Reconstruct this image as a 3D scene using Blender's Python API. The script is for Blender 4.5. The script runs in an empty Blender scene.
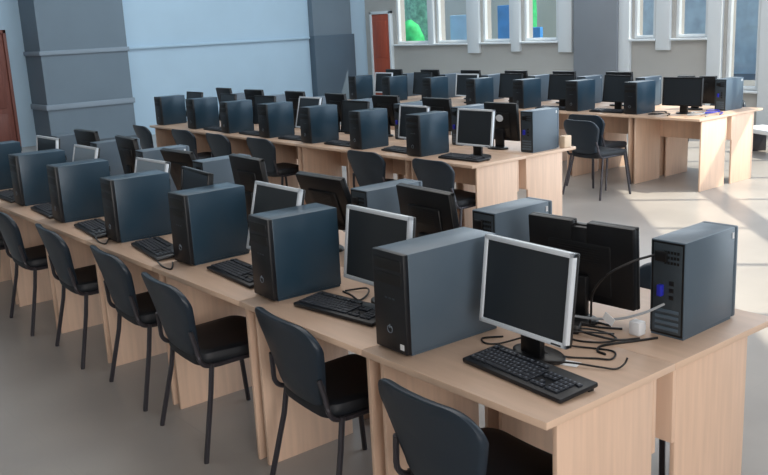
import bpy, bmesh, math, random
from mathutils import Vector, Matrix
random.seed(7)
C = bpy.context.scene.collection
PI = math.pi

# ------------------------------------------------------------------ materials
def lin(c):
    return tuple(((v/255)/12.92 if v/255 <= .04045 else ((v/255+.055)/1.055)**2.4) for v in c) + (1,)

def mat(name, rgb, rough=.5, metal=0., spec=.5, noise=0., nscale=8., bump=0., bscale=200., stretch=(1, 1, 1), emit=0.):
    m = bpy.data.materials.new(name); m.use_nodes = True
    nt = m.node_tree; b = nt.nodes['Principled BSDF']
    c = lin(rgb)
    b.inputs['Base Color'].default_value = c
    b.inputs['Roughness'].default_value = rough
    b.inputs['Metallic'].default_value = metal
    b.inputs['Specular IOR Level'].default_value = spec
    if emit:
        b.inputs['Emission Color'].default_value = c
        b.inputs['Emission Strength'].default_value = emit
    if noise or bump:
        tc = nt.nodes.new('ShaderNodeTexCoord')
        mp = nt.nodes.new('ShaderNodeMapping'); mp.inputs['Scale'].default_value = stretch
        nt.links.new(tc.outputs['Object'], mp.inputs['Vector'])
    if noise:
        n = nt.nodes.new('ShaderNodeTexNoise'); n.inputs['Scale'].default_value = nscale
        n.inputs['Detail'].default_value = 5
        nt.links.new(mp.outputs[0], n.inputs['Vector'])
        r = nt.nodes.new('ShaderNodeValToRGB')
        r.color_ramp.elements[0].position = .3; r.color_ramp.elements[1].position = .72
        r.color_ramp.elements[0].color = tuple(v*(1-noise) for v in c[:3])+(1,)
        r.color_ramp.elements[1].color = tuple(min(1, v*(1+noise)) for v in c[:3])+(1,)
        nt.links.new(n.outputs['Fac'], r.inputs[0]); nt.links.new(r.outputs[0], b.inputs['Base Color'])
    if bump:
        n2 = nt.nodes.new('ShaderNodeTexNoise'); n2.inputs['Scale'].default_value = bscale
        nt.links.new(mp.outputs[0], n2.inputs['Vector'])
        bp = nt.nodes.new('ShaderNodeBump'); bp.inputs['Strength'].default_value = bump
        bp.inputs['Distance'].default_value = .002
        nt.links.new(n2.outputs['Fac'], bp.inputs['Height']); nt.links.new(bp.outputs[0], b.inputs['Normal'])
    return m

M = dict(
    top=mat('desktop_laminate', (190, 163, 142), .42, noise=.06, nscale=3, stretch=(1.2, 14, 14)),
    panel=mat('panel_laminate', (226, 194, 170), .5, noise=.07, nscale=3, stretch=(14, 14, .9)),
    edge=mat('edge_band', (222, 192, 168), .45),
    steel=mat('case_steel', (82, 98, 112), .38, .1, noise=.06, nscale=2, bump=.03),
    steelshade=mat('case_steel_shaded', (38, 64, 82), .34, .1, noise=.08, nscale=2, bump=.03),  # dark case steel with dimmer, bluish light painted into its colour
    bezel=mat('case_plastic', (13, 18, 25), .42, bump=.05),
    slot=mat('drive_slot', (9, 11, 14), .5),
    port=mat('rear_steel', (70, 80, 88), .42, .5, noise=.1, nscale=20),
    blackp=mat('black_plastic', (12, 13, 16), .42),
    blackg=mat('black_gloss', (9, 11, 14), .25),
    screen=mat('screen', (34, 40, 46), .28, spec=.5),
    glarescreen=mat('screen_glare', (150, 166, 180), .2, spec=.7),  # pale base colour stands in for a reflection on the glass
    silver=mat('silver_plastic', (214, 222, 230), .35, .1),
    glyph=mat('button_ring', (112, 122, 132), .4),
    key=mat('keycap', (40, 45, 54), .42, spec=.6),
    legend=mat('legend', (112, 120, 132), .5),
    shell=mat('chair_leatherette', (29, 43, 56), .4, bump=.12, bscale=260),
    seat=mat('chair_seat', (16, 22, 30), .55, bump=.15, bscale=320),
    leg=mat('painted_steel', (62, 60, 66), .35, .4),
    white=mat('white_plastic', (225, 228, 232), .5),
    blue=mat('vga_blue', (38, 44, 170), .4),
    cable=mat('black_cable', (14, 14, 17), .45),
    greycable=mat('grey_cable', (150, 155, 160), .45),
    wall=mat('wall_blue_paint', (178, 202, 220), .75, noise=.03, nscale=1.2),
    pier=mat('wall_grey_paint', (112, 126, 138), .75, noise=.04, nscale=1.5),
    ledge=mat('wall_ledge_paint', (138, 150, 162), .7, noise=.03, nscale=2),
    pierdark=mat('wall_grey_dado', (84, 100, 114), .7, noise=.04, nscale=1.5),
    backwall=mat('wall_back_paint', (182, 180, 176), .8, noise=.04, nscale=1.2),
    greywall=mat('wall_pillar_paint', (136, 142, 150), .8, noise=.04, nscale=1.2),
    ceil=mat('ceiling_paint', (225, 226, 228), .85, noise=.02),
    frame=mat('window_frame', (224, 230, 234), .5),
    door=mat('door_wood', (128, 78, 68), .5, noise=.16, nscale=3, stretch=(12, 12, 1)),
    odoor=mat('door_orange', (176, 84, 62), .5, noise=.1, nscale=3, stretch=(12, 12, 1)),
    brass=mat('handle_metal', (190, 190, 190), .3, .9),
    base=mat('skirting', (84, 92, 100), .6),
    ground=mat('outside_ground', (140, 142, 140), .9, noise=.1, nscale=1),
    bldg=mat('outside_render', (225, 220, 205), .85, noise=.08, nscale=.8),
    green=mat('outside_green', (60, 200, 120), .8, noise=.35, nscale=5),
    hedge=mat('outside_leaves', (160, 215, 185), .85, noise=.4, nscale=9, bump=.6, bscale=14),
    oblue=mat('outside_blue', (70, 150, 225), .6, noise=.15, nscale=3),
    opale=mat('outside_pale_blue', (170, 210, 240), .6, noise=.1, nscale=3),
    slate=mat('outside_slate', (205, 226, 240), .7, noise=.2, nscale=2),
    cardboard=mat('pale_wood', (222, 198, 172), .6, noise=.1, nscale=8),
)

def floor_mat():
    m = bpy.data.materials.new('floor_vinyl'); m.use_nodes = True
    nt = m.node_tree; b = nt.nodes['Principled BSDF']
    tc = nt.nodes.new('ShaderNodeTexCoord')
    n = nt.nodes.new('ShaderNodeTexNoise'); n.inputs['Scale'].default_value = 1.1; n.inputs['Detail'].default_value = 8
    nt.links.new(tc.outputs['Object'], n.inputs['Vector'])
    r = nt.nodes.new('ShaderNodeValToRGB')
    r.color_ramp.elements[0].position = .3; r.color_ramp.elements[1].position = .7
    r.color_ramp.elements[0].color = lin((150, 145, 141)); r.color_ramp.elements[1].color = lin((168, 162, 156))
    nt.links.new(n.outputs['Fac'], r.inputs[0])
    # broad square tiles with a hair-thin joint
    br = nt.nodes.new('ShaderNodeTexBrick'); br.offset = 0
    br.inputs['Scale'].default_value = 1.0; br.inputs['Mortar Size'].default_value = .004
    br.inputs['Brick Width'].default_value = .6; br.inputs['Row Height'].default_value = .6
    br.inputs['Mortar Smooth'].default_value = .6
    nt.links.new(tc.outputs['Object'], br.inputs['Vector'])
    mx = nt.nodes.new('ShaderNodeMixRGB'); mx.inputs[2].default_value = lin((158, 153, 148))
    nt.links.new(br.outputs['Fac'], mx.inputs[0]); nt.links.new(r.outputs[0], mx.inputs[1])
    nt.links.new(mx.outputs[0], b.inputs['Base Color'])
    b.inputs['Roughness'].default_value = .3
    b.inputs['Specular IOR Level'].default_value = .35
    return m
M['floor'] = floor_mat()

def glass_mat():
    m = bpy.data.materials.new('window_glass'); m.use_nodes = True
    nt = m.node_tree; nt.nodes.remove(nt.nodes['Principled BSDF'])
    out = nt.nodes['Material Output']
    t = nt.nodes.new('ShaderNodeBsdfTransparent'); t.inputs[0].default_value = (.95, .98, 1, 1)
    g = nt.nodes.new('ShaderNodeBsdfGlossy'); g.inputs['Roughness'].default_value = .05
    mx = nt.nodes.new('ShaderNodeMixShader')
    mx.inputs[0].default_value = .05; nt.links.new(t.outputs[0], mx.inputs[1]); nt.links.new(g.outputs[0], mx.inputs[2])
    nt.links.new(mx.outputs[0], out.inputs[0])
    return m
M['glass'] = glass_mat()

# ------------------------------------------------------------------ mesh helpers
class MB:
    def __init__(s): s.bm = bmesh.new()
    def box(s, x0, x1, y0, y1, z0, z1, bev=0., mtx=None, seg=2):
        r = bmesh.ops.create_cube(s.bm, size=1.0)
        vs = r['verts']
        for v in vs:
            v.co = Vector(((x0+x1)/2+v.co.x*(x1-x0), (y0+y1)/2+v.co.y*(y1-y0), (z0+z1)/2+v.co.z*(z1-z0)))
        if bev:
            es = list({e for v in vs for e in v.link_edges})
            rb = bmesh.ops.bevel(s.bm, geom=es, offset=bev, segments=seg, profile=.5, affect='EDGES')
            vs = list({v for f in rb['faces'] for v in f.verts} | {v for v in vs if v.is_valid})
        if mtx is not None:
            for v in vs: v.co = mtx @ v.co
        return s
    def tube(s, pts, r, n=8, flat=1.0, cap=True):
        pts = [Vector(p) for p in pts]
        rings = []
        up = Vector((0, 0, 1))
        for i, p in enumerate(pts):
            t = (pts[min(i+1, len(pts)-1)]-pts[max(i-1, 0)]).normalized()
            a = t.cross(up)
            if a.length < .05: a = t.cross(Vector((0, 1, 0)))
            a.normalize(); b = t.cross(a).normalized()
            rr = r[i] if isinstance(r, (list, tuple)) else r
            rings.append([s.bm.verts.new(p+a*math.cos(2*PI*k/n)*rr+b*math.sin(2*PI*k/n)*rr*flat) for k in range(n)])
        for i in range(len(rings)-1):
            for k in range(n):
                s.bm.faces.new((rings[i][k], rings[i][(k+1) % n], rings[i+1][(k+1) % n], rings[i+1][k]))
        if cap:
            s.bm.faces.new(rings[0]); s.bm.faces.new(rings[-1])
        return s
    def disc(s, c, rx, ry, h, n=28, dome=0.):
        lv = [(0, .97), (.15, 1), (.7, 1), (.92, .96), (1, .88)]
        rings = [[s.bm.verts.new((c[0]+rx*f*math.cos(2*PI*k/n), c[1]+ry*f*math.sin(2*PI*k/n), c[2]+h*t)) for k in range(n)] for t, f in lv]
        for i in range(len(rings)-1):
            for k in range(n):
                s.bm.faces.new((rings[i][k], rings[i][(k+1) % n], rings[i+1][(k+1) % n], rings[i+1][k]))
        s.bm.faces.new(rings[0])
        t = s.bm.verts.new((c[0], c[1], c[2]+h+dome))
        for k in range(n): s.bm.faces.new((rings[-1][k], rings[-1][(k+1) % n], t))
        return s
    def pad(s, outline, th, fn, rnd=.02):
        # soft cushion: outline is a list of (u, v); fn maps (u, v, t) to a point
        cu = sum(p[0] for p in outline)/len(outline); cv = sum(p[1] for p in outline)/len(outline)
        R = max(math.hypot(p[0]-cu, p[1]-cv) for p in outline)
        def ring(inset, t):
            f = 1-inset/R
            return [s.bm.verts.new(fn(cu+(p[0]-cu)*f, cv+(p[1]-cv)*f, t)) for p in outline]
        lv = [(R*.75, -th/2), (R*.5, -th/2), (R*.25, -th/2), (rnd, -th/2), (rnd*.3, -th*.38), (0, -th*.1), (0, th*.1), (rnd*.3, th*.38), (rnd, th/2), (R*.25, th*.54), (R*.5, th*.58), (R*.75, th*.6)]
        rs = [ring(*l) for l in lv]; n = len(outline)
        for i in range(len(rs)-1):
            for k in range(n): s.bm.faces.new((rs[i][k], rs[i][(k+1) % n], rs[i+1][(k+1) % n], rs[i+1][k]))
        for rg, t in ((rs[0], -th/2), (rs[-1], th*.6)):
            c = s.bm.verts.new(fn(cu, cv, t))
            for k in range(n): s.bm.faces.new((rg[k], rg[(k+1) % n], c))
        return s
    def quad(s, a, b, c, d):
        s.bm.faces.new([s.bm.verts.new(p) for p in (a, b, c, d)]); return s
    def mesh(s, name, m, smooth=True, mtx=None):
        if mtx is not None: bmesh.ops.transform(s.bm, matrix=mtx, verts=s.bm.verts[:])
        bmesh.ops.recalc_face_normals(s.bm, faces=s.bm.faces[:])
        me = bpy.data.meshes.new(name)
        s.bm.to_mesh(me); s.bm.free()
        me.materials.append(m)
        if smooth:
            me.polygons.foreach_set('use_smooth', [True]*len(me.polygons))
            me.set_sharp_from_angle(angle=math.radians(38))
        return me

def rounded(hw0, hw1, h, r, n=6, rb=None):
    # rounded trapezoid, bottom half-width hw0 at v=0, top half-width hw1 at v=h
    rb = rb or r
    out = []
    for (cx, cv, a0, rr) in ((hw0-rb, rb, -PI/2, rb), (hw1-r, h-r, 0, r), (-hw1+r, h-r, PI/2, r), (-hw0+rb, rb, PI, rb)):
        for i in range(n+1):
            a = a0+PI/2*i/n; out.append((cx+rr*math.cos(a), cv+rr*math.sin(a)))
    # densify straight runs
    d = []
    for i, p in enumerate(out):
        q = out[(i+1) % len(out)]
        L = math.hypot(q[0]-p[0], q[1]-p[1]); k = max(1, int(L/.05))
        for j in range(k): d.append((p[0]+(q[0]-p[0])*j/k, p[1]+(q[1]-p[1])*j/k))
    return d

def spline(pts, n=8):
    P = [Vector(p) for p in pts]; P = [P[0]*2-P[1]]+P+[P[-1]*2-P[-2]]
    out = []
    for i in range(1, len(P)-2):
        for j in range(n):
            t = j/n; a, b, c, d = P[i-1], P[i], P[i+1], P[i+2]
            out.append(.5*((2*b)+(c-a)*t+(2*a-5*b+4*c-d)*t*t+(3*b-a-3*c+d)*t**3))
    out.append(P[-2]); return out

# ------------------------------------------------------------------ object helpers
def obj(name, me, parent=None, loc=(0, 0, 0)):
    o = bpy.data.objects.new(name, me); C.objects.link(o); o.location = loc
    if parent: o.parent = parent
    return o
def thing(name, label, cat, loc=(0, 0, 0), rz=0., group=None):
    o = bpy.data.objects.new(name, None); C.objects.link(o)
    o.empty_display_size = .1
    o.location = loc; o.rotation_euler = (0, 0, rz); o['label'] = label; o['category'] = cat
    if group: o['group'] = group
    return o
def tag(o, label, cat, group=None):
    o['label'] = label; o['category'] = cat
    if group: o['group'] = group
    return o
def struct(name, me, parent=None, loc=(0, 0, 0)):
    o = obj(name, me, parent, loc)
    if parent is None: o['kind'] = 'structure'
    return o
# a prototype is a list of (part name, mesh, sub-parts, label); place() copies every part as its own object
def place(proto, name, label, cat, loc, rz, group):
    t = thing(name, label, cat, loc, rz, group)
    for part in proto:
        nm, me, subs = part[0], part[1], part[2]
        o = obj(nm, me, t)
        if len(part) > 3 and part[3]: o['label'] = part[3]
        for s in subs:
            so = obj(s[0], s[1], o)
            if len(s) > 2: so['label'] = s[2]
    return t

ORD = ['first', 'second', 'third', 'fourth', 'fifth', 'sixth', 'seventh', 'eighth', 'ninth']

# ------------------------------------------------------------------ camera
CAM = Vector((1.52834945, -1.75873497, 1.83667796)); YAW, PITCH, ROLL, FPX = -.896954177, -.231991370, -.0495044939, 903.712428
F = Vector((math.cos(PITCH)*math.sin(YAW), math.cos(PITCH)*math.cos(YAW), math.sin(PITCH)))
R0 = Vector((math.cos(YAW), -math.sin(YAW), 0)); U0 = R0.cross(F)
RV = R0*math.cos(ROLL)+U0*math.sin(ROLL); UV = U0*math.cos(ROLL)-R0*math.sin(ROLL)
cd = bpy.data.cameras.new('camera'); cam = bpy.data.objects.new('camera', cd); C.objects.link(cam)
cd.sensor_width = 36; cd.lens = FPX/768*36; cd.clip_end = 200
cam.matrix_world = Matrix(((RV.x, UV.x, -F.x, CAM.x), (RV.y, UV.y, -F.y, CAM.y), (RV.z, UV.z, -F.z, CAM.z), (0, 0, 0, 1)))
bpy.context.scene.camera = cam

# ------------------------------------------------------------------ room
HT = 6.2; XL = -14.6; XD = -15.1; YB = 10.9; XR = 7.0; YF = -5.0
ND = Vector((.69, .724, 0)).normalized(); TD = Vector((ND.y, -ND.x, 0))       # glazed corner wall: normal and run
A = Vector((-4.45, YB, 0)); nF = A.dot(ND)
tEnd = (XR-A.x)/TD.x; B = A+TD*tEnd
def slab(name, z0, z1, m):
    e = .25; q = A+ND*e; q2 = B+ND*e
    poly = [(XD-.3, YF-e), (XR+e, YF-e), (XR+e, q2.y+(XR+e-q2.x)*TD.y/TD.x), (q.x+(YB+e-q.y)*TD.x/TD.y, YB+e), (XD-.3, YB+e)]
    mb = MB(); lo = [mb.bm.verts.new((x, y, z0)) for x, y in poly]; hi = [mb.bm.verts.new((x, y, z1)) for x, y in poly]
    mb.bm.faces.new(lo); mb.bm.faces.new(hi)
    for i in range(5): mb.bm.faces.new((lo[i], lo[(i+1) % 5], hi[(i+1) % 5], hi[i]))
    return struct(name, mb.mesh(name, m, False))
slab('floor', -.1, 0, M['floor']); slab('ceiling', HT, HT+.1, M['ceil'])
struct('wall_left', MB().box(XL-1.1, XL, 3.9, YB+.25, 0, HT).box(XD-.3, XD, YF, 3.9, 0, HT).mesh('wall_left', M['wall'], False))
struct('wall_front', MB().box(XD, XR, YF-.25, YF, 0, HT).mesh('wall_front', M['backwall'], False))
struct('wall_right', MB().box(XR, XR+.25, YF, B.y+.1, 0, HT).mesh('wall_right', M['backwall'], False))
# piers on the left wall, each with its ledges
mb = MB().box(XD, XL+.3, 3.62, 5.18, 0, HT)
pl = struct('wall_left_pier', mb.mesh('wall_left_pier', M['pier'], False))
struct('trim_1', MB().box(XD, XL+.33, 3.59, 5.21, .655, .75, .012).mesh('trim_1', M['ledge']))
struct('trim_2', MB().box(XD, XL+.33, 3.59, 5.21, 1.585, 1.66, .012).mesh('trim_2', M['ledge']))
struct('trim_3', MB().box(XL, XL+.05, 5.22, 9.36, 1.60, 1.65, .01).mesh('trim_3', M['wall']))
struct('wall_left_pilaster', MB().box(XL, XL+.16, 9.38, 10.38, 1.66, HT).mesh('wall_left_pilaster', M['pier'], False))
struct('wall_left_pilaster_base', MB().box(XL, XL+.2, 9.36, 10.42, 0, 1.66, .01).mesh('wall_left_pilaster_base', M['pierdark']))
struct('baseboard_left', MB().box(XL, XL+.315, 3.6, 5.2, 0, .07, .005).mesh('baseboard_left', M['base']))
# brown panelled door in the left wall
d1 = struct('door_1', MB().box(XD, XD+.06, 2.2, 3.26, 0, 1.99, .008).mesh('door_1', M['door']))
for zz in ((.15, .62), (.72, 1.85)):
    for yy in ((2.3, 2.7), (2.78, 3.17)):
        obj('door_panel', MB().box(XD+.055, XD+.085, yy[0], yy[1], zz[0], zz[1], .014).mesh('door_panel', M['door']), d1)
obj('door_frame', MB().box(XD, XD+.1, 3.26, 3.31, 0, 2.05, .005).box(XD, XD+.1, 2.15, 2.2, 0, 2.05, .005).box(XD, XD+.1, 2.15, 3.31, 1.99, 2.05, .005).mesh('door_frame', M['door']), d1)
obj('door_handle', MB().tube([(XD+.06, 2.26, 1.0), (XD+.11, 2.26, 1.0), (XD+.11, 2.36, 1.0)], .012).mesh('door_handle', M['brass']), d1)

# back wall with its row of windows (openings measured on the wall)
SILL = 1.40; HEAD = 3.2
wins = [(-13.55, -12.52, SILL), (-12.30, -11.40, SILL), (-11.00, -10.27, SILL), (-9.95, -9.15, SILL),
        (-7.57, -7.16, SILL), (-6.80, -6.24, SILL), (-5.93, -5.40, .62)]
mb = MB(); x = XL
for (a, b, z0) in wins:
    mb.box(x, a, YB, YB+.25, 0, HT); mb.box(a, b, YB, YB+.25, 0, z0); mb.box(a, b, YB, YB+.25, HEAD, HT); x = b
mb.box(x, A.x+.2, YB, YB+.25, 0, HT)
struct('wall_back', mb.mesh('wall_back', M['backwall'], False))
for i, (a, b, z0) in enumerate(wins):
    t = bpy.data.objects.new('window_%d' % (i+1), None); C.objects.link(t); t.location = ((a+b)/2, YB, z0); t['kind'] = 'structure'
    ox, oz = (a+b)/2, z0; w = (b-a)/2; h = HEAD-z0; f = .055
    g = MB().box(-w, -w+f, .02, .09, 0, h, .006).box(w-f, w, .02, .09, 0, h, .006).box(-w+f-.004, w-f+.004, .022, .088, .001, f, .006).box(-w+f-.004, w-f+.004, .022, .088, h-f, h-.001, .006)
    obj('window_frame', g.mesh('window_frame', M['frame']), t)
    obj('window_pane', MB().box(-w+f, w-f, .05, .058, f, h-f).mesh('window_pane', M['glass'], False), t)
    obj('window_sill', MB().box(-w-.04, w+.04, -.09, .03, -.035, 0, .008).mesh('window_sill', M['frame']), t)
# white posts between the windows, a broad grey pillar in the middle
for k, (a, b, z0, d) in enumerate([(-12.50, -12.32, 1.36, .06), (-11.36, -11.04, 1.2, .06), (-10.22, -10.0, 1.22, .06), (-9.1, -8.8, 1.2, .06),
                                   (-7.81, -7.6, 0, .08), (-7.12, -6.86, 1.22, .06), (-6.2, -5.97, 0, .08), (-5.36, -5.05, 0, .08)]):
    struct('trim_%d' % (k+4), MB().box(a, b, YB-d, YB, z0, HT, .01).mesh('trim_%d' % (k+4), M['frame']))
struct('wall_back_pillar', MB().box(-8.71, -7.81, YB-.12, YB, 0, HT, .01).mesh('wall_back_pillar', M['greywall']))
d2 = struct('door_2', MB().box(-14.3, -13.72, YB-.06, YB, 0, 2.04, .008).mesh('door_2', M['odoor']))
obj('door_panel', MB().box(-14.2, -13.82, YB-.075, YB-.05, 1.12, 1.9, .012).mesh('door_panel', M['odoor']), d2)
obj('door_frame', MB().box(-14.36, -14.3, YB-.08, YB, 0, 2.1, .006).box(-13.72, -13.66, YB-.08, YB, 0, 2.1, .006).box(-14.36, -13.66, YB-.08, YB, 2.04, 2.1, .006).mesh('door_frame', M['frame']), d2)
struct('baseboard_back', MB().box(-7.6, A.x, YB-.025, YB, 0, .1, .005).mesh('baseboard_back', M['base']))

# tall glazed wall across the right back corner: posts, a transom, a lintel, panes
rotF = Matrix(((TD.x, -ND.x, 0, A.x), (TD.y, -ND.y, 0, A.y), (0, 0, 1, 0), (0, 0, 0, 1)))   # local x along the wall, -y outward
def tm(m):     # run distance of the shadow line m on the floor, followed back along the sun
    d = Vector((.777, .629, 0)); q = Vector((.629, -.777, 0))*m
    s = (nF-q.dot(ND))/d.dot(ND); p = q+d*s
    return (p-A).dot(TD)
LINT = 5.45; TRAN = 3.95
Lr = tEnd
posts = [tm(m) for m in (-10.45, -9.25, -8.05, -6.85, -5.6, -4.42, -3.25)]
tR = tm(-2.12)
mb = MB().box(-.3, Lr, -.25, 0, LINT, HT).box(tR, Lr, -.25, 0, 0, LINT).box(-.3, .15, -.25, 0, 0, LINT)
struct('wall_corner', mb.mesh('wall_corner', M['backwall'], False, rotF))
wt = bpy.data.objects.new('window_8', None); C.objects.link(wt); wt['kind'] = 'structure'; wt.matrix_world = rotF
mb = MB()
for p in posts: mb.box(p-.03, p+.03, -.16, -.06, 0, LINT)
mb.box(.15, tR, -.2, -.06, TRAN-.09, TRAN+.09).box(.15, tR, -.16, -.06, 0, .06)
obj('window_frame', mb.mesh('window_frame', M['frame'], False), wt)
obj('window_pane', MB().box(.15, tR, -.115, -.107, .06, LINT).mesh('window_pane', M['glass'], False), wt)

# ------------------------------------------------------------------ outside, seen softly through the back windows
struct('ground', MB().box(-60, 40, YB+.3, 60, -.4, -.3).mesh('ground', M['ground'], False))
def out_box(name, label, cat, me): return tag(obj(name, me), label, cat)
mb = MB().box(-26, -15.9, 19, 20, -.3, 3.6).box(-26, -15.9, 18.9, 20.1, 3.6, 3.7)
out_box('building', 'pale cream building outside the left back windows', 'building', mb.mesh('building', M['bldg'], False))
def hedge(name, label, x0, x1, y, h, m):
    b = MB(); rnd = random.Random(len(label)); n = 26; k = 16
    for j in range(k+1):
        for i in range(n):
            a = 2*PI*i/n; f = 1 if j < k*.7 else math.sqrt(max(.02, 1-((j-k*.7)/(k*.3))**2))
            r = f*(1+rnd.uniform(-.06, .06))
            b.bm.verts.new(((x0+x1)/2+(x1-x0)/2*r*math.cos(a), y+.3*r*math.sin(a), -.3+(h+.3)*j/k))
    b.bm.verts.ensure_lookup_table(); v = b.bm.verts
    for j in range(k):
        for i in range(n): b.bm.faces.new((v[j*n+i], v[j*n+(i+1) % n], v[(j+1)*n+(i+1) % n], v[(j+1)*n+i]))
    b.bm.faces.new([v[k*n+i] for i in range(n)])
    return out_box(name, label, 'hedge', b.mesh(name, m))
hedge('hedge', 'tall pale green hedge outside the leftmost back window', -17.5, -16.1, 14.4, 3.2, M['hedge'])
hedge('hedge', 'low bright green bush outside the leftmost back window', -16.2, -15.35, 13.2, 1.9, M['green'])
hedge('hedge', 'green hedge at the left of the fourth back window', -12.85, -12.4, 13.9, 3.0, M['green'])
out_box('panel', 'pale blue board standing outside the second back window', 'board', MB().box(-14.55, -13.9, 13.4, 13.5, -.3, 1.95, .02).mesh('panel', M['opale']))
out_box('panel', 'strong blue board standing outside the third back window', 'board', MB().box(-12.62, -12.2, 13.0, 13.1, -.3, 2.1, .02).mesh('panel', M['oblue']))
out_box('panel', 'low blue board standing outside the fourth back window', 'board', MB().box(-11.42, -11.05, 12.6, 12.7, -.3, 1.62, .02).mesh('panel', M['oblue']))
mb = MB().box(-19, -2.0, 26, 30, -.3, 5.0).box(-19, -2.0, 25.9, 30, 5.0, 5.1)
for k in range(9): mb.box(-17.5+1.7*k, -16.7+1.7*k, 25.95, 26, 1.2, 2.6)
out_box('building', 'slate blue building seen through the right back windows', 'building', mb.mesh('building', M['slate'], False))

# ------------------------------------------------------------------ prototypes
def desk_proto(w, pl=.03, pr=.03, y0=.055, y1=.51):
    top = MB().box(-w/2+.0006, w/2-.0006, 0, .6142, .726, .75, .002).mesh('desktop', M['top'])
    top.materials.append(M['edge'])
    for f in top.polygons:
        if abs(f.normal.z) < .8: f.material_index = 1
    p1 = MB().box(-w/2+pl, -w/2+pl+.018, y0, y1, 0, .726, .002).mesh('side_panel', M['panel'])
    p2 = MB().box(w/2-pr-.018, w/2-pr, y0, y1, 0, .726, .002).mesh('side_panel', M['panel'])
    mo = MB().box(-w/2+pl, w/2-pr, y1, y1+.018, .47, .726, .002).mesh('modesty_panel', M['panel'])
    return [('desktop', top, []), ('side_panel', p1, []), ('side_panel', p2, []), ('modesty_panel', mo, [])]

def tower_proto(sticker, w=.165, d=.40, h=.345, glyph=True, st='steelshade', bz='bezel'):
    case = MB().box(-w/2, w/2, .022, d, .012, h, .004).box(-w/2+.004, w/2-.004, .026, d-.004, .0, .014).mesh('case', M[st])
    bez = MB().box(-w/2-.001, w/2+.001, 0, .024, .006, h+.001, .006).mesh('front_bezel', M[bz])
    sub = []
    g = MB()
    for k in range(2): g.box(-w/2+.012, w/2-.012, -.0025, .003, h-.06-.05*k, h-.022-.05*k, .002)
    sub.append(('drive_bay', g.mesh('drive_bay', M['slot'])))
    g = MB()
    pts = [(.013*math.cos(a), -.0015, .083+.013*math.sin(a)) for a in [PI/2+.5+i*(2*PI-1)/18 for i in range(19)]]
    g.tube(pts, .0017, 6); g.tube([(0, -.0015, .088), (0, -.0015, .1)], .0017, 6)
    sub.append(('power_button', g.mesh('power_button', M['glyph'])))
    g = MB()
    for k in range(3): g.box(-.02+.02*k, -.008+.02*k, -.002, .003, .19, .195)
    sub.append(('usb_port', g.mesh('usb_port', M['port'])))
    if glyph: sub.append(('sticker', MB().box(w/2-.032, w/2-.012, -.0015, .002, .022, .042).mesh('sticker', M['white'], False), 'small white sticker'))
    rear = MB().box(-w/2+.012, w/2-.012, d-.003, d+.002, .015, h-.012, .001).mesh('rear_plate', M['port'])
    rs = [('rear_rim', MB().box(-w/2+.005, w/2-.005, d-.002, d+.0008, .008, h-.005).mesh('rear_rim', M['slot'], False))]
    g = MB()
    for k in range(4): g.box(-w/2+.02, w/2-.022, d-.001, d+.004, .024+.021*k, .036+.021*k, .0015)
    rs.append(('slot_cover', g.mesh('slot_cover', M['steel'])))
    g = MB().box(w/2-.066, w/2-.022, d, d+.012, h-.072, h-.038, .002)
    rs.append(('power_socket', g.mesh('power_socket', M['blackp'])))
    g = MB()
    for j in range(5):
        for k in range(3): g.box(-w/2+.022+.012*j, -w/2+.03+.012*j, d+.001, d+.0035, h-.08+.018*k, h-.07+.018*k)
    rs.append(('vent', g.mesh('vent', M['slot'])))
    rs.append(('video_port', MB().box(.012, .03, d, d+.02, .145, .185, .003).mesh('video_port', M['blue']), 'blue video connector'))
    g = MB()
    for k in range(3): g.box(-.025, -.008, d, d+.004, .135+.025*k, .15+.025*k, .001)
    rs.append(('port', g.mesh('port', M['slot'])))
    out = [('case', case, []), ('front_bezel', bez, sub), ('rear_plate', rear, rs)]
    if sticker: out.append(('sticker', MB().box(-w/2-.0012, -w/2, .03, .042, h-.04, h-.018).mesh('sticker', M['white'], False), [], 'small white sticker'))
    return out

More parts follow.
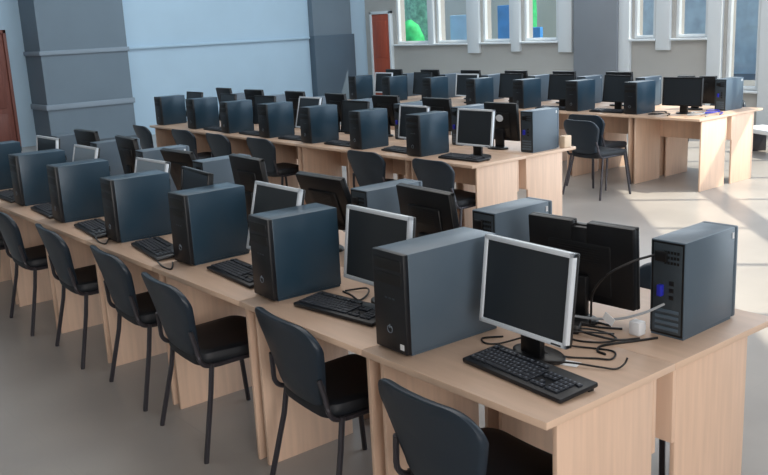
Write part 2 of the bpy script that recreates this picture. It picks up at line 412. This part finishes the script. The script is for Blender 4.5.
def monitor_proto(w, h, z0, tilt, rim, scr, notch=False, badge=False, d=.05):
    # faces -y, tilts back about its lower edge
    T = Matrix.Translation((0, 0, z0)) @ Matrix.Rotation(-math.radians(tilt), 4, 'X')
    f = .017
    g = MB().box(-w/2, w/2, 0, .02, 0, f, .004).box(-w/2, -w/2+f, 0, .02, 0, h, .004).box(w/2-f, w/2, 0, .02, 0, h, .004)
    if notch: g.box(-w/2, -.035, 0, .02, h-f, h, .004).box(.03, w/2, 0, .02, h-f, h, .004).box(-.04, .035, 0, .02, h-f-.014, h-f+.002, .002)
    else: g.box(-w/2, w/2, 0, .02, h-f, h, .004)
    fr = g.mesh('frame', rim, True, T)
    sc = MB().box(-w/2+f-.001, w/2-f+.001, .004, .008, f-.001, h-f+.001).mesh('screen', scr, False, T)
    g = MB()
    if notch: g.box(-w/2+.001, -.035, .008, .04, .001, h-.001, .006).box(.03, w/2-.001, .008, .04, .001, h-.001, .006).box(-.036, .031, .008, .04, .001, h-.02, .004)
    else: g.box(-w/2+.001, w/2-.001, .008, .034, .001, h-.001, .006)
    g.box(-w*.3, w*.3, .03, d-.006, h*.1, h*.75, .009)
    ho = g.mesh('back_housing', M['blackp'], True, T)
    g = MB()
    for k in range(7): g.box(-w*.2, w*.2, d-.008, d-.0045, h*.5+.009*k, h*.5+.004+.009*k)
    subs = [('vent', g.mesh('vent', M['slot'], False, T))]
    if badge: subs.append(('badge', MB().disc((0, 0, 0), .04, .03, .004).mesh('badge', M['silver'], True, T @ Matrix.Translation((0, d-.0065, h*.6)) @ Matrix.Rotation(-PI/2, 4, 'X')), 'pale oval badge'))
    neck = MB().box(-.045, .045, .045, .07, .012, z0+.1, .006).mesh('stand_neck', M['blackp'])
    base = MB().disc((0, .085, 0), .105, .06, .016, 32, .004).mesh('stand_base', M['blackp'])
    bt = MB().box(w/2-.06, w/2-.02, -.0015, .002, .004, .009).mesh('button_row', M['slot'], False, T)
    return [('frame', fr, [('button_row', bt)]), ('screen', sc, []), ('back_housing', ho, subs), ('stand_neck', neck, []), ('stand_base', base, [])]

def key_boxes(u=.0182):
    keys = []
    y0 = .018
    rows = [[1.25, 1.25, 1.25, 5.75, 1.25, 1.25, 1.5, 1.5], [2.25]+[1]*10+[2.75], [1.75]+[1]*11+[2.25], [1.5]+[1]*12+[1.5], [1]*13+[2]]
    for r, ws in enumerate(rows):
        x = 0
        for k in ws: keys.append((x, x+k, r, 1)); x += k
    x = 0
    for k, gap in [(1, 1)]+[(1, 0)]*3+[(1, .5)]+[(1, 0)]*3+[(1, .5)]+[(1, 0)]*3:
        keys.append((x, x+1, 5.35, 1)); x += 1+gap*.9
    for xx, r in [(15.4, 4), (16.4, 4), (17.4, 4), (15.4, 3), (16.4, 3), (17.4, 3), (15.4, 0), (16.4, 0), (17.4, 0), (16.4, 1)]: keys.append((xx, xx+1, r, 1))
    for r in (1, 2, 3):
        for j in range(3): keys.append((18.8+j, 19.8+j, r, 1))
    for j in range(4): keys.append((18.8+j, 19.8+j, 4, 1))
    keys += [(18.8, 20.8, 0, 1), (20.8, 21.8, 0, 1)]
    out = []
    for a, b, r, hh in keys:
        out.append((-.207+a*u+.0012, -.207+b*u-.0012, y0+r*u*1.02+.0012, y0+(r+hh)*u*1.02-.0012))
    return out
KT = Matrix.Rotation(math.radians(4), 4, 'X')
def kb_base():
    return MB().box(-.222, .222, 0, .158, .002, .018, .005, KT).box(-.21, -.19, .13, .15, 0, .02).box(.19, .21, .13, .15, 0, .02).mesh('keyboard_base', M['bezel'])
def keyboard_proto():
    g = MB()
    for a, b, c, d in key_boxes(): g.box(a, b, c, d, .018, .0245, .0012, KT, 1)
    return [('keyboard_base', kb_base(), []), ('key_field', g.mesh('key_field', M['key']), [])]

def chair_proto():
    seat = MB().pad(rounded(.2, .228, .43, .07), .075, lambda u, v, t: Vector((u, v-.2, .436+t*.9-.10*max(0, v-.34)+.25*u*u)), .024).mesh('seat', M['seat'])
    def bk(u, v, t):
        return Vector((u, -.195-.24*v+.6*u*u-t-.05*max(0, v-.2), .45+.965*v+t*.2))
    back = MB().pad(rounded(.165, .232, .362, .095, 8, .06), .036, bk, .013).mesh('backrest', M['shell'])
    legs = []
    for s in (-1, 1):
        legs.append(MB().tube([(s*.215, .17, .43), (s*.222, .19, .3), (s*.25, .225, .008), (s*.25, .2255, 0)], .0118, 8).mesh('leg', M['leg']))
        legs.append(MB().tube([(s*.215, -.15, .43), (s*.222, -.17, .3), (s*.255, -.235, .008), (s*.255, -.2355, 0)], .0118, 8).mesh('leg', M['leg']))
    g = MB()
    for s in (-1, 1): g.tube(spline([(s*.205, .17, .418), (s*.205, 0, .418), (s*.212, -.15, .42), (s*.216, -.20, .45), (s*.205, -.212, .52), (s*.188, -.222, .585)]), .0105, 8)
    g.tube([(-.2, .15, .416), (.2, .15, .416)], .009, 8).tube([(-.2, -.13, .416), (.2, -.13, .416)], .009, 8)
    fr = g.mesh('frame', M['leg'])
    return [('seat', seat, []), ('backrest', back, []), ('frame', fr, [])]+[('leg', l, []) for l in legs]

DK = {r: (desk_proto(w), desk_proto(w, .03, .01), desk_proto(w, .03, .03, .165, .594), desk_proto(w, .01, .03, .165, .594)) for r, w in ((1, .83), (2, .81), (3, .847))}
TW = tower_proto(False, .165, .335, .345, False); TW_SMALL = tower_proto(False, .15, .33, .34, False); TW_REAR = tower_proto(True, .132, .337, .338, False, 'steel', 'steel')
TW_BIG = tower_proto(False, .168, .425, .352, True, 'steel')
MON = dict(silver=monitor_proto(.392, .298, .095, 7, M['silver'], M['screen']),
           lean=monitor_proto(.375, .32, .10, 14, M['silver'], M['screen']),
           glare=monitor_proto(.37, .29, .085, 14, M['silver'], M['glarescreen']),
           dark=monitor_proto(.37, .305, .10, 8, M['blackp'], M['screen']),
           darklean=monitor_proto(.37, .30, .10, 19, M['blackp'], M['screen']),
           wide=monitor_proto(.458, .30, .065, 3, M['blackp'], M['screen'], True),
           widefront=monitor_proto(.46, .30, .09, 3, M['blackp'], M['screen']),
           badge=monitor_proto(.36, .32, .07, 4, M['blackp'], M['screen'], False, True))
KB = keyboard_proto(); CH = chair_proto()

X2, Y2, X3, Y3, DD = -3.37336, 3.050713, -3.544619, 6.418233, 1.2292
ROWS = {1: (0., 0., .83, 8, 'front'), 2: (X2, Y2, .81, 7, 'middle'), 3: (X3, Y3, .847, 7, 'back')}
SIDE = {'n': 'near side', 'f': 'far side'}

# ------------------------------------------------------------------ desks
for r, (xr, yr, p, n, rn) in ROWS.items():
    for k in range(n):
        xc = xr-p*(k+.5)
        if k < 7: place(DK[r][0 if k else 1], 'computer_desk', f'pale wood desk, {ORD[k]} from the right end, near side of the {rn} row', 'desk', (xc, yr, 0), 0, f'desks on the near side of the {rn} row')
        place(DK[r][2 if k else 3], 'computer_desk', f'pale wood desk, {ORD[k]} from the right end, far side of the {rn} row', 'desk', (xc, yr+DD, 0), PI, f'desks on the far side of the {rn} row')

# ------------------------------------------------------------------ towers
Z = .75
def tower(proto, r, side, k, xr, y, rot=0., extra=''):
    w = max(v.co.x for v in proto[0][1].vertices)*2; d = max(v.co.y for v in proto[0][1].vertices)
    rn = ROWS[r][4]
    if side == 'n': loc = (xr-w/2, y, Z); rz = math.radians(rot)
    else: loc = (xr-w/2, y+d, Z); rz = PI+math.radians(rot)
    lab = extra or f'{"shade-tinted dark" if side == "n" else "slate grey"} computer tower, {ORD[k]} from right on the {SIDE[side]} of the {rn} row'
    place(proto, 'computer_tower', lab, 'computer', loc, rz, f'computer towers on the {SIDE[side]} of the {rn} row')
R1N = [(-.652, .057, TW_BIG, -1.5, 'large grey-black tower with white power symbol, rightmost on the near side of front row'),
       (-1.525, .09, TW, -3, ''), (-2.325, .125, TW, 1, ''), (-3.09, .09, TW, -3, ''), (-3.90, .08, TW, -3, ''), (-4.70, .10, TW, -2, ''), (-5.58, .08, TW, 0, '')]
for k, (x, y, pr, rot, ex) in enumerate(R1N): tower(pr, 1, 'n', k, x, y, rot, ex)
R1F = [(-.103, .80, 'grey-black tower with its ports towards us, alone at the right end of the front row'), (-.912, .76, ''), (-1.72, .755, ''), (-3.31, .75, ''), (-4.12, .75, ''), (-4.92, .75, ''), (-5.73, .75, '')]
for k, (x, y, ex) in enumerate(R1F): tower(TW_REAR, 1, 'f', k, x, y, random.uniform(-2, 2) if k else 1.5, ex)
for k, x in enumerate([-4.06, -4.86, -5.64, -6.42, -7.22, -8.02, -8.86]):
    tower(TW_SMALL if k % 3 == 1 else TW, 2, 'n', k, x, Y2+.07+random.uniform(0, .03), random.uniform(-3, 2))
for k, x in enumerate([-3.43, -4.24, -5.05, -5.86, -6.67, -7.48, -8.3]):
    tower(TW_REAR, 2, 'f', k, x, Y2+.74, random.uniform(-2, 2))
for k, x in enumerate([-4.37, -5.17, -5.99, -6.80, -7.65, -8.53, -9.33]):
    tower(TW, 3, 'n', k, x, Y3+.07+random.uniform(0, .03), random.uniform(-3, 2))
for k, x in enumerate([-3.72, -4.75, -5.6, -6.4, -7.25, -8.1, -8.95]):
    tower(TW_REAR, 3, 'f', k, x, Y3+.78, random.uniform(-2, 2))

# ------------------------------------------------------------------ monitors
KINDLAB = dict(silver='silver-framed monitor', lean='silver-framed tilted monitor', glare='silver-framed monitor with a glare-tinted pale screen', dark='black monitor', darklean='black steeply tilted monitor',
               wide='wide black monitor seen from behind', widefront='wide black monitor', badge='black monitor back with a pale badge')
def monitor(kind, r, side, k, x, y, rot=0.):
    rn = ROWS[r][4]
    rz = math.radians(rot)+(PI if side == 'f' else 0)
    place(MON[kind], 'computer_monitor', f'{KINDLAB[kind]}, {ORD[k]} from right, {SIDE[side]} of the {rn} row', 'monitor', (x, y, Z), rz, f'monitors on the {SIDE[side]} of the {rn} row')
for k, (kd, x, y, rot) in enumerate([('silver', -.358, .285, -3), ('silver', -1.145, .31, 0), ('lean', -1.885, .29, 0), ('dark', -2.70, .34, -6), ('glare', -3.53, .46, 4), ('glare', -4.62, .48, 2), ('silver', -5.29, .48, 2)]):
    monitor(kd, 1, 'n', k, x, y, rot)
for k, (kd, x, y, rot) in enumerate([('wide', -.515, .82, 3), ('dark', -1.31, .80, -4), ('darklean', -2.10, .86, 2), ('dark', -2.88, .86, -3), ('darklean', -3.68, .88, 3), ('dark', -4.55, .88, -4), ('dark', -5.35, .9, 3)]):
    monitor(kd, 1, 'f', k, x, y, rot)
for k, (kd, x, y, rot) in enumerate([('silver', -3.655, Y2+.29, 2), ('silver', -4.42, Y2+.30, -2), ('dark', -5.26, Y2+.3, 3), ('lean', -6.05, Y2+.3, 0), ('dark', -6.86, Y2+.3, 4), ('dark', -7.65, Y2+.3, -3), ('dark', -8.45, Y2+.3, 0)]):
    monitor(kd, 2, 'n', k, x, y, rot)
for k, (kd, x, y, rot) in enumerate([('badge', -3.85, Y2+.86, 3), ('dark', -4.68, Y2+.9, 0), ('dark', -5.45, Y2+.92, 4), ('dark', -6.25, Y2+.9, -3), ('dark', -7.05, Y2+.92, 0), ('dark', -7.9, Y2+.9, 3), ('dark', -8.65, Y2+.92, -2)]):
    monitor(kd, 2, 'f', k, x, y, rot)
for k, (kd, x, y, rot) in enumerate([('widefront', -3.955, Y3+.3, 2), ('dark', -4.80, Y3+.3, -2), ('dark', -5.6, Y3+.3, 2), ('dark', -6.42, Y3+.3, 0), ('silver', -7.2, Y3+.3, 3), ('dark', -8.1, Y3+.3, -2), ('silver', -8.95, Y3+.3, 0)]):
    monitor(kd, 3, 'n', k, x, y, rot)
for k, (kd, x, y, rot) in enumerate([('wide', -4.12, Y3+.88, 3), ('dark', -5.15, Y3+.9, 0), ('dark', -5.98, Y3+.9, -3), ('dark', -6.8, Y3+.9, 3), ('dark', -7.65, Y3+.9, 0), ('dark', -8.5, Y3+.9, 2), ('dark', -9.32, Y3+.9, 0)]):
    monitor(kd, 3, 'f', k, x, y, rot)

# ------------------------------------------------------------------ keyboards
t = thing('keyboard', 'black full-size keyboard in front of the nearest silver monitor', 'keyboard', (-.27, .135, Z), math.radians(-5), 'keyboards')
kbb = kb_base(); ko = obj('keyboard_base', kbb, t)
for i, (a, b, c, d) in enumerate(key_boxes()[:104]):
    ke = obj('key', MB().box(a, b, c, d, .018, .0245, .0012, KT, 1).mesh('key', M['key']), t)
    if b-a < .05:
        obj('legend', MB().box((a+b)/2-.004, (a+b)/2+.002, (c+d)/2-.001, (c+d)/2+.005, .0245, .0248, 0, KT).mesh('legend', M['legend'], False), ke)
for r, ks in {1: [(-1.20, .14, 7), (-1.99, .135, -4), (-2.76, .085, -8), (-3.52, .07, -6), (-4.33, .09, -4), (-5.13, .09, 0)],
              2: [(-3.66, Y2+.12, 2), (-4.43, Y2+.13, -3), (-5.27, Y2+.12, 0), (-6.06, Y2+.12, 2), (-6.85, Y2+.12, 0), (-7.65, Y2+.12, 0)],
              3: [(-4.80, Y3+.12, 0), (-5.6, Y3+.12, 2)]}.items():
    for k, (x, y, rot) in enumerate(ks):
        kk = k+1 if r != 2 else k
        place(KB, 'keyboard', f'black keyboard, {ORD[kk]} from right on the near side of the {ROWS[r][4]} row', 'keyboard', (x, y, Z), math.radians(rot), 'keyboards')

# ------------------------------------------------------------------ chairs
def chair(x, y, rot, label, group): place(CH, 'office_chair', label, 'chair', (x, y, 0), math.radians(rot), group)
for k, (x, y, rot) in enumerate([(-.31, .09, -2), (-1.215, .20, -5), (-2.07, .12, -4), (-2.80, .17, -4), (-3.62, .165, -4), (-4.45, .15, -3), (-5.26, .15, 0)]):
    chair(x, y, rot, f'black chair, {ORD[k]} from the right, in front of the front row of desks', 'chairs along the near side of the front row')
for k, (x, y, rot) in enumerate([(-.5, 1.16, 180)]):
    chair(x, y, rot, f'black chair tucked under the right end desk, far side of the front row', 'chairs along the far side of the front row')
for k, (x, y, rot) in enumerate([(-3.66, Y2+.09, 0), (-4.53, Y2+.1, 3), (-6.22, Y2+.1, 2), (-7.0, Y2+.06, 0), (-7.78, Y2+.05, 3), (-8.72, Y2+.0, -3)]):
    chair(x, y, rot, f'black chair, {ORD[k]} from the right, in front of the middle row of desks', 'chairs along the near side of the middle row')
chair(-4.31, 5.77, -4, 'dark blue-black chair standing in the aisle before the back row of desks', 'chairs along the near side of the back row')
chair(-4.62, 6.21, 2, 'dark chair behind the aisle chair, pushed up to the back row of desks', 'chairs along the near side of the back row')
chair(-4.15, Y3+DD+.05, 176, 'chair seen under the right end desk of the back row', 'chairs along the far side of the back row')

# ------------------------------------------------------------------ cables and small things
def cable(label, pts, r=.0032, m='cable', name='cable'):
    return tag(obj(name, MB().tube(spline(pts), r, 6).mesh(name, M[m])), label, 'cable', 'cables on the front row of desks')
z = Z+.004
gc = cable('grey cable with a white tag, strung from rightmost tower to the nearest monitor', [(-.16, .785, .872), (-.20, .735, .845), (-.27, .69, .818), (-.36, .67, .803), (-.46, .64, .80), (-.52, .5, .83), (-.42, .345, .90)], .0045, 'greycable')
obj('paper_tag', MB().box(-.022, .022, -.001, .001, -.015, .015, 0, Matrix.Translation((-.30, .668, .815)) @ Matrix.Rotation(.5, 4, 'Y')).mesh('paper_tag', M['white'], False), gc)['label'] = 'white paper tag'
cable('black mains lead hanging from the socket of the rightmost tower', [(-.205, .79, 1.035), (-.24, .72, 1.02), (-.30, .66, .975), (-.36, .66, .90), (-.40, .70, .80), (-.42, .72, z)], .0042)
cable('black cable looping over desk right of the nearest monitor foot', [(-.33, .36, z+.02), (-.27, .42, z), (-.2, .47, z), (-.16, .5, z), (-.2, .56, z), (-.3, .52, z), (-.36, .46, z+.01)])
cable('black keyboard lead curling beside the right end of the nearest keyboard', [(-.30, .305, z+.012), (-.22, .37, z+.008), (-.14, .41, z+.004), (-.10, .44, z), (-.09, .47, z+.01), (-.085, .48, z+.03)])
cable('black cable lying in a loop below the wide black monitor', [(-.44, .60, z), (-.36, .56, z), (-.28, .6, z), (-.26, .66, z), (-.33, .69, z), (-.40, .65, z+.008), (-.43, .58, z+.004)])
cable('black cable running along desk from rightmost tower', [(-.21, .72, z), (-.25, .66, z), (-.30, .63, z+.006), (-.38, .62, z+.01), (-.47, .66, z)], .004)
cable('thin black cable behind the nearest monitor', [(-.56, .42, z), (-.60, .36, z), (-.56, .33, z), (-.52, .36, z), (-.46, .44, z+.02), (-.4, .56, z+.02), (-.30, .70, z)])
cable('black cable looping under the second silver monitor', [(-1.43, .38, z), (-1.36, .44, z+.012), (-1.30, .40, z+.008), (-1.28, .34, z), (-1.36, .36, z), (-1.43, .37, z)], .004)
cable('blue-grey cable at the back of the second near tower', [(-1.54, .47, .98), (-1.48, .52, .97), (-1.40, .53, .98), (-1.33, .48, 1.0)], .0035, 'greycable')
for i, (lx, txt) in enumerate([(-2.62, 'third'), (-3.40, 'fourth')]):
    cable(f'black keyboard lead lying beside the {txt} near tower of the front row', [(lx+.12, .04, z+.01), (lx+.20, .03, z), (lx+.27, .035, z), (lx+.24, .06, z+.006), (lx+.16, .1, z)], .004)
for lab, pts in [('thick black cable crossing below the left half of the wide black monitor', [(-.74, .70, z), (-.66, .62, z+.01), (-.58, .60, z+.015), (-.50, .68, z+.01), (-.44, .75, z), (-.36, .76, z)]),
                 ('black cable hanging from the back of the wide black monitor', [(-.56, .775, .88), (-.56, .74, .84), (-.53, .70, .79), (-.46, .70, z+.005), (-.38, .72, z), (-.31, .76, z)]),
                 ('black cable lying straight across desk before the rightmost tower', [(-.17, .765, z), (-.20, .70, z), (-.255, .585, z), (-.24, .53, z), (-.20, .52, z)])]:
    cable(lab, pts, .0042)
# plugs and adapters in the tangle
a = obj('power_adapter', MB().box(-.06, .06, -.028, .028, 0, .034, .008).mesh('power_adapter', M['blackp']), None, (-.45, .61, Z)); a.rotation_euler = (0, 0, .5)
tag(a, 'small black power adapter in the cable tangle behind nearest monitor', 'adapter')
a = obj('cable_plug', MB().box(-.022, .022, -.02, .02, 0, .05, .006).box(-.01, .01, .02, .035, .01, .03).mesh('cable_plug', M['white']), None, (-.245, .755, Z+.04)); a.location.z = Z
tag(a, 'white plug block by the foot of the rightmost tower', 'plug')
a = obj('paper_slip', MB().box(-.03, .03, -.022, .022, 0, .0012).mesh('paper_slip', M['white'], False), None, (-.355, .335, Z+.0172)); a.rotation_euler = (0, 0, .3)
a.location = (-.235, .385, Z+.0005)
tag(a, 'small white slip of paper on desk beside the nearest monitor foot', 'paper')
a = obj('wooden_block', MB().box(-.03, .03, -.045, .045, 0, .1, .006).mesh('wooden_block', M['cardboard']), None, (X2-.04, Y2+DD-.09, Z))
tag(a, 'small pale block standing on far right corner of the middle row', 'block')
# wires and bits on the right end desk of the back row
for i, (dx, dy, l, m, lab) in enumerate([(-.55, .10, .22, 'cable', 'black cable coil on the back row desk left of wide monitor'), (-.16, .2, .2, 'greycable', 'pale cable coil on the back row desk right of wide monitor'), (-.12, .42, .18, 'blue', 'blue cable coil near the right edge of the back row desk')]):
    pts = [(X3+dx+l*.5*math.cos(j*1.1)*(1-.06*j), Y3+dy+.16*math.sin(j*1.1)*(1-.05*j), z+.006+.004*j) for j in range(10)]
    tag(obj('cable', MB().tube(spline(pts), .006, 6).mesh('cable', M[m])), lab, 'cable', 'cables on the back row of desks')
# low bench by the back wall at the right
t = thing('bench', 'low pale bench with dark legs on floor near the back windows', 'bench', (-4.2, 9.15, 0), math.radians(-25))
obj('bench_top', MB().box(-.45, .45, -.18, .18, .26, .32, .012).mesh('bench_top', M['white']), t)
for sx in (-1, 1):
    obj('leg', MB().box(sx*.36-.03, sx*.36+.03, -.15, .15, 0, .26, .006).mesh('leg', M['leg']), t)

# ------------------------------------------------------------------ light
W = bpy.data.worlds.new('world'); bpy.context.scene.world = W; W.use_nodes = True
nt = W.node_tree; bg = nt.nodes['Background']
tc = nt.nodes.new('ShaderNodeTexCoord'); sep = nt.nodes.new('ShaderNodeSeparateXYZ'); rp = nt.nodes.new('ShaderNodeValToRGB')
nt.links.new(tc.outputs['Generated'], sep.inputs[0]); nt.links.new(sep.outputs['Z'], rp.inputs[0])
rp.color_ramp.elements[0].color = (.55, .68, .8, 1); rp.color_ramp.elements[1].color = (.25, .45, .8, 1); rp.color_ramp.elements[1].position = .6
nt.links.new(rp.outputs[0], bg.inputs[0]); bg.inputs[1].default_value = .75
EL = math.atan(1.5)
sdir = Vector((.777*math.cos(EL), .629*math.cos(EL), math.sin(EL))).normalized()
sl = bpy.data.lights.new('sun', 'SUN'); so = bpy.data.objects.new('sun', sl); C.objects.link(so)
so.rotation_euler = sdir.to_track_quat('Z', 'Y').to_euler(); so.location = (8, 12, 12)
sl.energy = 6.6; sl.angle = math.radians(.6); sl.color = (1, .88, .70)
def area(name, loc, direction, sx, sy, power, col):
    l = bpy.data.lights.new(name, 'AREA'); l.shape = 'RECTANGLE'; l.size = sx; l.size_y = sy; l.energy = power; l.color = col
    o = bpy.data.objects.new(name, l); C.objects.link(o); o.location = loc
    o.rotation_euler = Vector(direction).to_track_quat('-Z', 'Z').to_euler(); return o
mid = A+TD*(tR*.5)-ND*.12
area('window_fill', (mid.x, mid.y, 2.9), -ND, tR*.9, 4.6, 300, (.84, .93, 1))  # added area light standing in for skylight through the corner glazing
area('side_fill', (6.4, -2.6, 2.3), (-1, .32, -.16), 4.0, 3.4, 330, (1, .96, .93))  # unseen fill added to brighten right-hand faces; no window built there
area('back_window_fill', (-8.2, YB-.5, 3.4), (-.0, -1, -.6), 5, 1.2, 100, (.82, .92, 1))  # added fill above the back windows, standing in for their daylight
area('overhead_fill', (-3.5, 3.5, HT-.06), (0, 0, -1), 8, 6, 260, (1, .95, .9))  # unseen soft fill added overhead, not a fitted lamp
area('overhead_fill', (-11.5, 5.5, HT-.06), (-.25, 0, -1), 4, 9, 340, (.72, .9, 1))  # unseen bluish fill added overhead to brighten the left wall
sc = bpy.context.scene
sc.view_settings.view_transform = 'Standard'; sc.view_settings.look = 'None'; sc.view_settings.exposure = 0.
sc.cycles.use_denoising = True
sc.cycles.max_bounces = 8
